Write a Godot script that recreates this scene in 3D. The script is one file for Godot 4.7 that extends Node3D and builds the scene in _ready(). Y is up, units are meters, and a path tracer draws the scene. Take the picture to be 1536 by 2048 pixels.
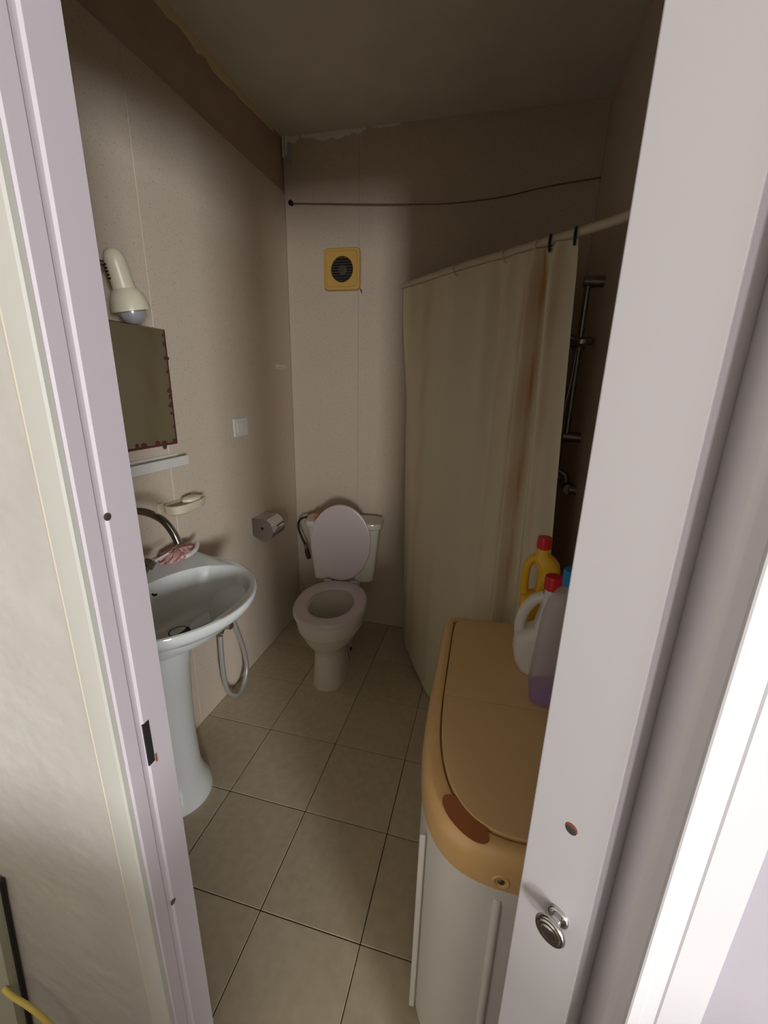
extends Node3D
# A small bathroom seen through its doorway. The camera stands at (0, 1.5, 0) in the hall and looks along -z; units are metres.

var M := {}
var used := {}


# ---------------------------------------------------------------- mesh builder
class MB:
	var v := PackedVector3Array()
	var col := PackedColorArray()
	var tint := Color.WHITE

	func tri(a: Vector3, b: Vector3, c: Vector3) -> void:
		if (b - a).cross(c - a).length_squared() < 1e-18:
			return
		v.append(a); v.append(b); v.append(c)
		col.append(tint); col.append(tint); col.append(tint)

	func quad(a: Vector3, b: Vector3, c: Vector3, d: Vector3) -> void:
		tri(a, b, c)
		tri(a, c, d)

	func fan(ring: Array, flip: bool) -> void:
		var m := Vector3.ZERO
		for p in ring:
			m += p
		m /= ring.size()
		for j in ring.size():
			var a: Vector3 = ring[j]
			var b: Vector3 = ring[(j + 1) % ring.size()]
			if flip:
				tri(m, b, a)
			else:
				tri(m, a, b)

	func loft(rings: Array, cap0 := true, cap1 := true, closed := true) -> MB:
		for i in rings.size() - 1:
			var r: Array = rings[i]
			var s: Array = rings[i + 1]
			for j in (r.size() if closed else r.size() - 1):
				var k := (j + 1) % r.size()
				quad(r[j], r[k], s[k], s[j])
		if cap0:
			fan(rings[0], true)
		if cap1:
			fan(rings[-1], false)
		return self

	func lathe(profile: Array, n := 32, cap0 := true, cap1 := true) -> MB:
		var rings := []
		for p in profile:
			var ring := []
			for j in n:
				var t := TAU * j / n
				ring.append(Vector3(p[0] * cos(t), p[1], p[0] * sin(t)))
			rings.append(ring)
		return loft(rings, cap0, cap1)

	func tube(pts: Array, radius, n := 12, caps := true) -> MB:
		var rings := []
		var side := Vector3.ZERO
		for i in pts.size():
			var t: Vector3 = (pts[mini(i + 1, pts.size() - 1)] - pts[maxi(i - 1, 0)]).normalized()
			if side == Vector3.ZERO:
				side = t.cross(Vector3.UP if absf(t.y) < 0.9 else Vector3.RIGHT).normalized()
			side = (side - t * side.dot(t)).normalized()
			var up := t.cross(side)
			var r: float = radius[i] if radius is Array else radius
			var ring := []
			for j in n:
				var a := TAU * j / n
				ring.append(pts[i] + (side * cos(a) + up * sin(a)) * r)
			rings.append(ring)
		return loft(rings, caps, caps)

	func torus(big: float, small: float, n := 32, k := 10) -> MB:
		var rings := []
		for i in n + 1:
			var a := TAU * i / n
			var ring := []
			for j in k:
				var b := TAU * j / k
				ring.append(Vector3((big + small * cos(b)) * cos(a), small * sin(b), (big + small * cos(b)) * sin(a)))
			rings.append(ring)
		return loft(rings, false, false)

	# box with rounded edges, from corner lo to corner hi
	func box(lo: Vector3, hi: Vector3, r := 0.004, k := 2) -> MB:
		var c := (lo + hi) / 2
		var h := (hi - lo) / 2
		r = minf(r, minf(h.x, minf(h.y, h.z)) * 0.98)
		var rings := []
		for end in [-1, 1]:
			for i in k + 1:
				var a := PI / 2 * (i if end < 0 else k - i) / k
				var inset := r * (1 - sin(a))
				var y: float = end * (h.y - r + r * cos(a))
				var ring := []
				for q in 4:
					for j in k + 1:
						var b := PI / 2 * (q + float(j) / k)
						var sx := 1 if q == 0 or q == 3 else -1
						var sz := 1 if q < 2 else -1
						var rr := maxf(r - inset, 1e-5)
						ring.append(c + Vector3(sx * (h.x - r) + rr * cos(b), y, sz * (h.z - r) + rr * sin(b)))
				rings.append(ring)
		return loft(rings)

	# upright prism over a plan polygon of Vector2(x, z)
	func prism(plan: Array, y0: float, y1: float) -> MB:
		var area := 0.0
		for i in plan.size():
			area += plan[i].cross(plan[(i + 1) % plan.size()])
		var p := PackedVector2Array(plan)
		if area < 0:
			p.reverse()
		var lo := []
		var hi := []
		for q in p:
			lo.append(Vector3(q.x, y0, q.y))
			hi.append(Vector3(q.x, y1, q.y))
		loft([lo, hi], false, false)
		var t := Geometry2D.triangulate_polygon(p)
		for i in range(0, t.size(), 3):
			var a := t[i]; var b := t[i + 1]; var c := t[i + 2]
			if (p[b] - p[a]).cross(p[c] - p[a]) < 0:
				var w := b
				b = c
				c = w
			tri(hi[a], hi[b], hi[c])
			tri(lo[a], lo[c], lo[b])
		return self

	func moved(t: Transform3D) -> MB:
		for i in v.size():
			v[i] = t * v[i]
		return self

	func add(o: MB) -> MB:
		v.append_array(o.v)
		col.append_array(o.col)
		return self

	func mesh(angle := 40.0, colored := false) -> ArrayMesh:
		var n := v.size()
		var fn := PackedVector3Array()
		var at := {}
		for i in range(0, n, 3):
			var g := -(v[i + 1] - v[i]).cross(v[i + 2] - v[i])
			fn.append(g)
			for k in 3:
				var key := Vector3i((v[i + k] * 20000.0).round())
				if not at.has(key):
					at[key] = PackedInt32Array()
				at[key].append(i / 3)
		var lim := cos(deg_to_rad(angle))
		var nn := PackedVector3Array()
		nn.resize(n)
		for i in n:
			var own := fn[i / 3].normalized()
			var s := Vector3.ZERO
			for f in at[Vector3i((v[i] * 20000.0).round())]:
				if fn[f].normalized().dot(own) >= lim:
					s += fn[f]
			nn[i] = s.normalized() if s.length_squared() > 0 else own
		var a := []
		a.resize(Mesh.ARRAY_MAX)
		a[Mesh.ARRAY_VERTEX] = v
		a[Mesh.ARRAY_NORMAL] = nn
		if colored:
			a[Mesh.ARRAY_COLOR] = col
		var m := ArrayMesh.new()
		m.add_surface_from_arrays(Mesh.PRIMITIVE_TRIANGLES, a)
		return m


# ---------------------------------------------------------------- naming and tagging
func numbered(called: String) -> String:
	used[called] = used.get(called, 0) + 1
	return called if used[called] == 1 else "%s_%03d" % [called, used[called] - 1]


func obj(called: String, b: MB, m: Material, parent: Node3D = null, angle := 40.0, colored := false) -> MeshInstance3D:
	var o := MeshInstance3D.new()
	o.mesh = b.mesh(angle, colored)
	o.material_override = m
	if parent:
		var k := "%s/%d" % [called, parent.get_instance_id()]
		used[k] = used.get(k, 0) + 1
		o.name = called if used[k] == 1 else "%s_%03d" % [called, used[k] - 1]
		parent.add_child(o, true)
	else:
		o.name = numbered(called)
		add_child(o, true)
	return o


func tag(o: Node3D, label: String, category := "", group := "") -> Node3D:
	o.set_meta("label", label)
	if category:
		o.set_meta("category", category)
	if group:
		o.set_meta("group", group)
	return o


func thing(called: String, label: String, category: String, at := Vector3.ZERO, turn := 0.0, group := "") -> Node3D:
	var o := Node3D.new()
	o.name = numbered(called)
	add_child(o, true)
	o.position = at
	o.rotation.y = turn
	return tag(o, label, category, group)


func struct(called: String, b: MB, m: Material, label := "") -> MeshInstance3D:
	var o := obj(called, b, m)
	o.set_meta("kind", "structure")
	if label:
		o.set_meta("label", label)
	return o


func bezier(pts: Array, steps := 8) -> Array:      # Catmull-Rom through the points
	var out := []
	for i in pts.size() - 1:
		var p0: Vector3 = pts[maxi(i - 1, 0)]
		var p3: Vector3 = pts[mini(i + 2, pts.size() - 1)]
		for s in steps:
			out.append(pts[i].cubic_interpolate(pts[i + 1], p0, p3, float(s) / steps))
	out.append(pts[-1])
	return out


func along(pts: Array, t: float) -> Vector3:        # point at a fraction of a polyline's length
	var total := 0.0
	for i in pts.size() - 1:
		total += pts[i].distance_to(pts[i + 1])
	var left := t * total
	for i in pts.size() - 1:
		var d: float = pts[i].distance_to(pts[i + 1])
		if left <= d or i == pts.size() - 2:
			return pts[i].lerp(pts[i + 1], left / d)
		left -= d
	return pts[-1]


# plan ring: half widths hw, from z0 to z1, exponent n, at height y, shifted by x
func oval(hw: float, z0: float, z1: float, y: float, n := 2.0, count := 48, x := 0.0) -> Array:
	var r := []
	for j in count:
		var t := TAU * j / count
		var c := cos(t)
		var s := sin(t)
		r.append(Vector3(x + hw * signf(c) * pow(absf(c), 2.0 / n), y, (z0 + z1) / 2 + (z1 - z0) / 2 * signf(s) * pow(absf(s), 2.0 / n)))
	return r


# ---------------------------------------------------------------- materials
func mat(called: String, r: int, g: int, b: int, rough := 0.5, metal := 0.0) -> StandardMaterial3D:
	var m := StandardMaterial3D.new()
	m.resource_name = called
	m.albedo_color = Color8(r, g, b)
	m.roughness = rough
	m.metallic = metal
	M[called] = m
	return m


func speckle(px: int, base: Color, specks: Array, sd: int) -> ImageTexture:
	var im := Image.create(px, px, false, Image.FORMAT_RGB8)
	im.fill(base)
	var rng := RandomNumberGenerator.new()
	rng.seed = sd
	for s in specks:                                # [count, least radius, most radius, colour, opacity]
		for i in s[0]:
			var c := Vector2(rng.randf() * px, rng.randf() * px)
			var r := rng.randf_range(s[1], s[2])
			var q := rng.randf_range(0.6, 1.0)
			var o: float = s[4] * rng.randf_range(0.4, 1.0)
			for y in range(floori(-r), ceili(r) + 1):
				for x in range(floori(-r), ceili(r) + 1):
					var d := Vector2(x * q, y).length() / r
					if d < 1.0:
						var px_x := posmod(int(c.x) + x, px)
						var px_y := posmod(int(c.y) + y, px)
						im.set_pixel(px_x, px_y, im.get_pixel(px_x, px_y).lerp(s[3], o * (1.0 - d * d)))
	return ImageTexture.create_from_image(im)


func clouds(freq: float, lo: Color, hi: Color, sd: int, size := 512) -> NoiseTexture2D:
	var n := FastNoiseLite.new()
	n.seed = sd
	n.frequency = freq
	n.fractal_octaves = 4
	var t := NoiseTexture2D.new()
	t.width = size
	t.height = size
	t.seamless = true
	t.noise = n
	var g := Gradient.new()
	g.set_color(0, lo)
	g.set_color(1, hi)
	t.color_ramp = g
	return t


func bumps(freq: float, sd: int, strength := 2.0) -> NoiseTexture2D:
	var t := clouds(freq, Color.BLACK, Color.WHITE, sd, 256)
	t.color_ramp = null
	t.as_normal_map = true
	t.bump_strength = strength
	return t


func world_tex(m: StandardMaterial3D, t: Texture2D, metres: float) -> void:
	m.albedo_color = Color.WHITE
	m.albedo_texture = t
	m.uv1_triplanar = true
	m.uv1_world_triplanar = true
	m.uv1_scale = Vector3.ONE / metres


func materials() -> void:
	var dark := Color8(96, 78, 68)
	var pale := Color8(228, 216, 202)
	var specks := [[7000, 1.2, 3.2, pale, 0.22], [7000, 1.2, 3.2, Color8(176, 158, 142), 0.35], [1700, 1.2, 2.7, dark, 0.5]]
	world_tex(mat("wall_panel", 255, 255, 255, 0.42), speckle(1024, Color8(211, 195, 175), specks, 5), 0.9)
	world_tex(mat("wall_plaster", 255, 255, 255, 0.85), clouds(0.012, Color8(176, 155, 134), Color8(192, 170, 148), 3), 1.3)
	world_tex(mat("ceiling_paint", 255, 255, 255, 0.9), clouds(0.012, Color8(216, 210, 194), Color8(226, 221, 206), 8), 1.6)
	mat("flake", 242, 238, 230, 0.95)
	mat("damp", 232, 214, 170, 0.95)
	mat("seam", 200, 188, 174, 0.6)
	mat("grout", 62, 52, 44, 0.9)
	var tones := [[196, 181, 155], [192, 177, 151], [199, 185, 159]]
	for i in 3:
		var t: Array = tones[i]
		world_tex(mat("tile_%d" % i, 255, 255, 255, 0.42), clouds(0.03, Color8(t[0] - 9, t[1] - 9, t[2] - 10), Color8(t[0] + 7, t[1] + 7, t[2] + 7), 20 + i), 0.7)
	world_tex(mat("hall_plaster", 255, 255, 255, 0.8), clouds(0.01, Color8(174, 169, 160), Color8(183, 179, 170), 12), 1.2)
	M.hall_plaster.normal_enabled = true
	M.hall_plaster.normal_texture = bumps(0.08, 31, 2.0)
	M.hall_plaster.normal_scale = 0.25
	mat("lilac_wall", 178, 172, 180, 0.7)
	mat("hall_floor", 96, 84, 70, 0.5)
	mat("hall_side", 182, 176, 168, 0.8)
	mat("hall_far", 128, 118, 106, 0.8)
	mat("jamb_paint", 190, 181, 186, 0.55)
	mat("casing_paint", 184, 182, 172, 0.55)
	mat("caulk", 190, 182, 162, 0.7)
	mat("door_white", 196, 192, 193, 0.4)
	mat("white_trim", 222, 219, 220, 0.4)
	mat("grey_trim", 232, 228, 231, 0.5)
	mat("ceramic", 226, 227, 224, 0.09)
	mat("toilet_ceramic", 214, 208, 192, 0.12)
	mat("seat_plastic", 206, 193, 192, 0.3)
	mat("water", 120, 112, 100, 0.05)
	mat("chrome", 205, 205, 205, 0.12, 1.0)
	mat("drain_metal", 48, 46, 44, 0.7)
	mat("hose_grey", 176, 172, 166, 0.4, 0.4)
	mat("dull_chrome", 150, 146, 138, 0.28, 1.0)
	mat("black_hole", 22, 19, 17, 0.8)
	mat("rust", 132, 74, 48, 0.9)
	mat("screw_steel", 120, 118, 105, 0.4, 0.8)
	mat("cream_plastic", 224, 214, 186, 0.35)
	mat("white_plastic", 226, 222, 214, 0.35)
	mat("bulb_glass", 190, 190, 196, 0.2, 0.4)
	mat("mirror", 225, 232, 226, 0.03, 1.0)
	mat("mirror_edge", 92, 46, 44, 0.6)
	mat("soap", 236, 224, 196, 0.4)
	var cl := mat("cloth", 255, 255, 255, 0.95)
	cl.albedo_texture = clouds(0.05, Color8(196, 130, 126), Color8(224, 196, 186), 77)
	cl.uv1_triplanar = true
	cl.uv1_scale = Vector3.ONE * 6.0
	mat("cloth_white", 222, 212, 202, 0.95)
	mat("yellowed_plastic", 214, 172, 88, 0.45)
	mat("grille_dark", 74, 64, 54, 0.6)
	mat("cord", 120, 98, 84, 0.9)
	mat("rod_white", 214, 198, 172, 0.4)
	var cur := mat("curtain", 255, 255, 255, 0.5)
	cur.vertex_color_use_as_albedo = true
	cur.cull_mode = BaseMaterial3D.CULL_DISABLED
	cur.backlight_enabled = true
	cur.backlight = Color(0.34, 0.30, 0.22)
	mat("pale_ring", 212, 194, 164, 0.4)
	mat("green_ring", 26, 46, 38, 0.4)
	mat("black_rubber", 30, 28, 27, 0.5)
	mat("wood_block", 190, 128, 88, 0.7)
	world_tex(mat("tan_plastic", 255, 255, 255, 0.33), clouds(0.02, Color8(226, 184, 124), Color8(233, 192, 133), 41), 0.5)
	mat("tan_lid", 226, 190, 138, 0.36)
	mat("brown_recess", 168, 104, 60, 0.5)
	mat("washer_body", 236, 233, 226, 0.4)
	mat("yellow_bottle", 236, 186, 40, 0.35)
	mat("red_cap", 214, 36, 48, 0.35)
	mat("white_bottle", 226, 220, 212, 0.35)
	mat("blue_cap", 26, 128, 186, 0.35)
	mat("pink_cap", 220, 70, 92, 0.35)
	var cb := mat("clear_bottle", 196, 186, 188, 0.3)
	cb.albedo_color.a = 0.4
	cb.transparency = BaseMaterial3D.TRANSPARENCY_ALPHA
	mat("purple_liquid", 150, 56, 200, 0.25)
	mat("board_green", 176, 176, 156, 0.6)
	mat("yellow_cable", 214, 190, 96, 0.5)
	mat("chest_brown", 150, 128, 104, 0.5)
	var gl := mat("window_glass", 255, 255, 255, 0.02)
	gl.albedo_color.a = 0.06
	gl.transparency = BaseMaterial3D.TRANSPARENCY_ALPHA


# ---------------------------------------------------------------- scene
const XL := -1.165
const XR := 0.365
const ZB := -2.385
const YC := 2.70
const XF := -0.46          # left reveal of the doorway
const XG := 0.195          # right reveal


func _ready() -> void:
	# camera
	var cam := Camera3D.new()
	cam.name = "camera"
	cam.position = Vector3(0, 1.5, 0)
	cam.rotation_order = EULER_ORDER_YXZ
	cam.rotation_degrees = Vector3(-16.56, 13.83, 1.397)
	cam.fov = rad_to_deg(2.0 * atan(1024.0 / 844.7))
	cam.near = 0.02
	cam.far = 50.0
	add_child(cam)
	# sky
	var env := Environment.new()
	env.background_mode = Environment.BG_COLOR
	env.background_color = Color(0.80, 0.87, 0.95)
	env.background_energy_multiplier = 1.0
	env.tonemap_mode = Environment.TONE_MAPPER_LINEAR
	env.tonemap_exposure = 1.42
	env.sdfgi_enabled = true
	env.ssao_enabled = true
	env.ssil_enabled = true
	var we := WorldEnvironment.new()
	we.name = "daylight"
	we.environment = env
	add_child(we)
	# daylight through the two windows of the hall
	window_light("window_light", Vector3(4.585, 1.52, 4.7), Vector3(-1, 0, 0), Vector2(1.75, 1.16), 36.0, Color(0.965, 0.98, 1.0))
	window_light("window_light", Vector3(2.2, 1.52, 5.985), Vector3(0, 0, -1), Vector2(0.55, 1.16), 12.5, Color(0.985, 0.985, 1.0))

	materials()
	room()
	hall()
	doorway()
	washing_machine()
	curtain()
	toilet()
	basin()
	wall_things()
	shower()
	bottles()
	small_things()


func window_light(called: String, at: Vector3, towards: Vector3, size: Vector2, energy: float, c: Color) -> void:
	var l := AreaLight3D.new()
	l.name = numbered(called)
	l.area_size = size
	l.light_energy = energy
	l.light_color = c
	l.area_range = 20.0
	l.shadow_enabled = true
	add_child(l, true)
	l.look_at_from_position(at, at + towards, Vector3.UP)


func panel_wall(called: String, backing: MB, m: Material, panels: Array, label: String) -> MeshInstance3D:
	var w := struct(called, backing, m, label)
	for p in panels:
		obj("wall_panel", MB.new().box(p[0], p[1], 0.0012, 1), M.wall_panel, w)
	return w


func room() -> void:
	# floor: a grout bed with every tile on it
	var f := struct("floor", MB.new().box(Vector3(XL - 0.1, -0.12, ZB - 0.1), Vector3(XR + 0.1, -0.0035, -0.40), 0.001, 1), M.grout, "bathroom floor of beige square tiles with dark grout")
	var rng := RandomNumberGenerator.new()
	rng.seed = 4
	for i in 5:
		for j in 7:
			var x0 := -1.155 + 0.31 * i
			var z1 := -0.4415 - 0.3158 * j
			var g := rng.randf_range(0.0008, 0.0017)
			var top := rng.randf_range(-0.0004, 0.0004)
			obj("tile", MB.new().box(Vector3(maxf(x0 + g, XL) if i else XL, -0.010, maxf(z1 - 0.3158 + g, ZB)), Vector3(minf(x0 + 0.31 - g, XR), top, z1 - g), 0.0012, 1), M["tile_%d" % rng.randi_range(0, 2)], f)
	# walls: plaster above, speckled panels to 2.45 m
	var t := 0.008
	var wl := panel_wall("wall_left", MB.new().box(Vector3(XL - 0.15, -0.1, ZB - 0.15), Vector3(XL - t, YC + 0.1, -0.36), 0.001, 1), M.wall_plaster, [
		[Vector3(XL - t - 0.002, 0, ZB + 0.001), Vector3(XL, 2.45, -1.3362)],
		[Vector3(XL - t - 0.002, 0, -1.3353), Vector3(XL, 2.45, -0.46)]], "speckled beige left wall with a plain painted strip above")
	obj("panel_seam", MB.new().box(Vector3(XL - 0.006, 1.6, -1.3367), Vector3(XL - 0.0007, 2.08, -1.3343), 0.0003, 1), M.seam, wl)
	obj("panel_edge", MB.new().box(Vector3(XL - 0.006, 2.450, ZB), Vector3(XL + 0.0015, 2.456, -0.46), 0.001, 1), M.seam, wl)
	var wb := panel_wall("wall_back", MB.new().box(Vector3(XL - 0.15, -0.1, ZB - 0.15), Vector3(XR + 0.15, YC + 0.1, ZB - t), 0.001, 1), M.wall_plaster, [
		[Vector3(XL, 0, ZB - t - 0.002), Vector3(-0.7572, YC, ZB)],
		[Vector3(-0.7566, 0, ZB - t - 0.002), Vector3(XR, YC, ZB)]], "speckled beige back wall behind the toilet")
	var wr := panel_wall("wall_right", MB.new().box(Vector3(XR + t, -0.1, ZB - 0.15), Vector3(XR + 0.15, YC + 0.1, -0.34), 0.001, 1), M.wall_plaster, [
		[Vector3(XR, 0, ZB + 0.001), Vector3(XR + t + 0.002, YC, -0.47)]], "speckled beige right wall of the shower")
	obj("corner_seal", MB.new().tube([Vector3(XR - 0.003, 0.0, ZB + 0.003), Vector3(XR - 0.003, 2.64, ZB + 0.003)], 0.006, 8), M.seam, wr)
	struct("ceiling", MB.new().box(Vector3(XL - 0.1, YC, ZB - 0.1), Vector3(XR + 0.1, YC + 0.12, -0.36), 0.001, 1), M.ceiling_paint, "dim greyish plaster ceiling of the bathroom")
	# peeling plaster along the ceiling
	ragged(wb, "plaster_flake", Vector3(-1.06, 2.694, ZB), Vector3(-0.72, 2.698, ZB), 0.036, 11, M.flake)
	ragged(wb, "plaster_flake", Vector3(-1.15, 2.69, ZB), Vector3(-1.075, 2.69, ZB), 0.03, 12, M.flake)
	ragged(wb, "plaster_flake", Vector3(-0.70, 2.697, ZB), Vector3(-0.55, 2.698, ZB), 0.010, 13, M.flake)
	ragged(wl, "plaster_strip", Vector3(XL - t, 2.694, -2.30), Vector3(XL - t, 2.694, -1.25), 0.042, 14, M.damp)
	# broken plaster round a conduit stub in the corner
	for k in 2:
		obj("conduit_stub", MB.new().tube([Vector3(XL + 0.004 + 0.016 * k, 2.61 + 0.01 * k, ZB + 0.008), Vector3(XL + 0.004 + 0.016 * k, 2.70, ZB + 0.008)], 0.006, 10), M.flake, wb)
	ragged(wb, "plaster_flake", Vector3(XL + 0.002, 2.63, ZB), Vector3(XL + 0.05, 2.62, ZB), 0.06, 15, M.jamb_paint)


func ragged(parent: Node3D, called: String, a: Vector3, b: Vector3, half: float, sd: int, m: Material) -> void:
	var rng := RandomNumberGenerator.new()
	rng.seed = sd
	var out := Vector3(0, 0, 1) if absf(a.z - b.z) < 0.001 else Vector3(1, 0, 0)
	var top := []
	var n := 22
	var b1 := MB.new()
	for i in n + 1:
		var p := a.lerp(b, float(i) / n)
		var w := half * pow(sin(PI * (i + 0.4) / (n + 0.8)), 0.5) * rng.randf_range(0.45, 1.0)
		top.append([p + Vector3.UP * minf(w, YC - 0.0005 - p.y), p - Vector3.UP * w])
	for i in n:
		var o := out * 0.0025
		b1.quad(top[i][0] + o, top[i + 1][0] + o, top[i + 1][1] + o, top[i][1] + o)
		b1.quad(top[i][1] + o, top[i + 1][1] + o, top[i + 1][1], top[i][1])
		b1.quad(top[i][0], top[i + 1][0], top[i + 1][0] + o, top[i][0] + o)
	obj(called, b1, m, parent)


func hall() -> void:
	var h: Material = M.hall_plaster
	struct("wall_front", MB.new().box(Vector3(-1.75, -0.1, -0.45), Vector3(XF - 0.014, 2.8, -0.371), 0.006, 2), h, "cream plastered wall left of the bathroom doorway")
	struct("wall_front_right", MB.new().box(Vector3(XG + 0.012, -0.1, -0.466), Vector3(4.75, 2.8, -0.356), 0.003, 2), M.lilac_wall, "pale lilac wall right of the bathroom doorway")
	struct("wall_over_door", MB.new().box(Vector3(XF - 0.02, 2.17, -0.45), Vector3(XG + 0.02, 2.8, -0.371), 0.003, 2), h)
	struct("floor_hall", MB.new().box(Vector3(-1.75, -0.12, -0.41), Vector3(4.75, 0.0, 6.15), 0.001, 1), M.hall_floor)
	struct("ceiling_hall", MB.new().box(Vector3(-1.75, YC, -0.37), Vector3(4.75, YC + 0.12, 6.15), 0.001, 1), M.ceiling_paint)
	struct("wall_hall_left", MB.new().box(Vector3(-1.75, -0.1, -0.40), Vector3(-1.6, 2.8, 6.15), 0.001, 1), M.hall_side)
	# right wall with its window (z 3.8 .. 5.6, y 0.92 .. 2.12), rear wall with a narrow window (x 1.9 .. 2.5)
	var r := MB.new()
	r.box(Vector3(4.6, -0.1, -0.40), Vector3(4.75, 2.8, 3.8), 0.001, 1)
	r.box(Vector3(4.6, -0.1, 5.6), Vector3(4.75, 2.8, 6.15), 0.001, 1)
	r.box(Vector3(4.6, -0.1, 3.8), Vector3(4.75, 0.92, 5.6), 0.001, 1)
	r.box(Vector3(4.6, 2.12, 3.8), Vector3(4.75, 2.8, 5.6), 0.001, 1)
	struct("wall_hall_right", r, M.hall_far)
	var b := MB.new()
	b.box(Vector3(-1.75, -0.1, 6.0), Vector3(1.9, 2.8, 6.15), 0.001, 1)
	b.box(Vector3(2.5, -0.1, 6.0), Vector3(4.75, 2.8, 6.15), 0.001, 1)
	b.box(Vector3(1.9, -0.1, 6.0), Vector3(2.5, 0.92, 6.15), 0.001, 1)
	b.box(Vector3(1.9, 2.12, 6.0), Vector3(2.5, 2.8, 6.15), 0.001, 1)
	struct("wall_hall_rear", b, M.hall_far)
	var w1 := struct("window_1", window_frame(1.8, true).moved(Transform3D(Basis(Vector3.UP, -PI / 2), Vector3(4.66, 0.92, 4.7))), M.white_trim)
	for k in [-0.45, 0.45]:
		obj("pane", MB.new().box(Vector3(4.683, 0.96, 4.7 + k - 0.43), Vector3(4.687, 2.08, 4.7 + k + 0.43), 0.0005, 1), M.window_glass, w1)
	var w2 := struct("window_2", window_frame(0.6, false).moved(Transform3D(Basis(), Vector3(2.2, 0.92, 6.06))), M.white_trim)
	obj("pane", MB.new().box(Vector3(1.94, 0.96, 6.083), Vector3(2.46, 2.08, 6.087), 0.0005, 1), M.window_glass, w2)


func window_frame(w: float, post: bool) -> MB:
	var b := MB.new()
	var h := w / 2
	b.box(Vector3(-h, 0, 0), Vector3(h, 0.05, 0.05), 0.004, 1)
	b.box(Vector3(-h, 1.15, 0), Vector3(h, 1.2, 0.05), 0.004, 1)
	b.box(Vector3(-h, 0.05, 0), Vector3(-h + 0.05, 1.15, 0.05), 0.004, 1)
	b.box(Vector3(h - 0.05, 0.05, 0), Vector3(h, 1.15, 0.05), 0.004, 1)
	if post:
		b.box(Vector3(-0.03, 0.05, 0), Vector3(0.03, 1.15, 0.05), 0.004, 1)
	return b


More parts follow.
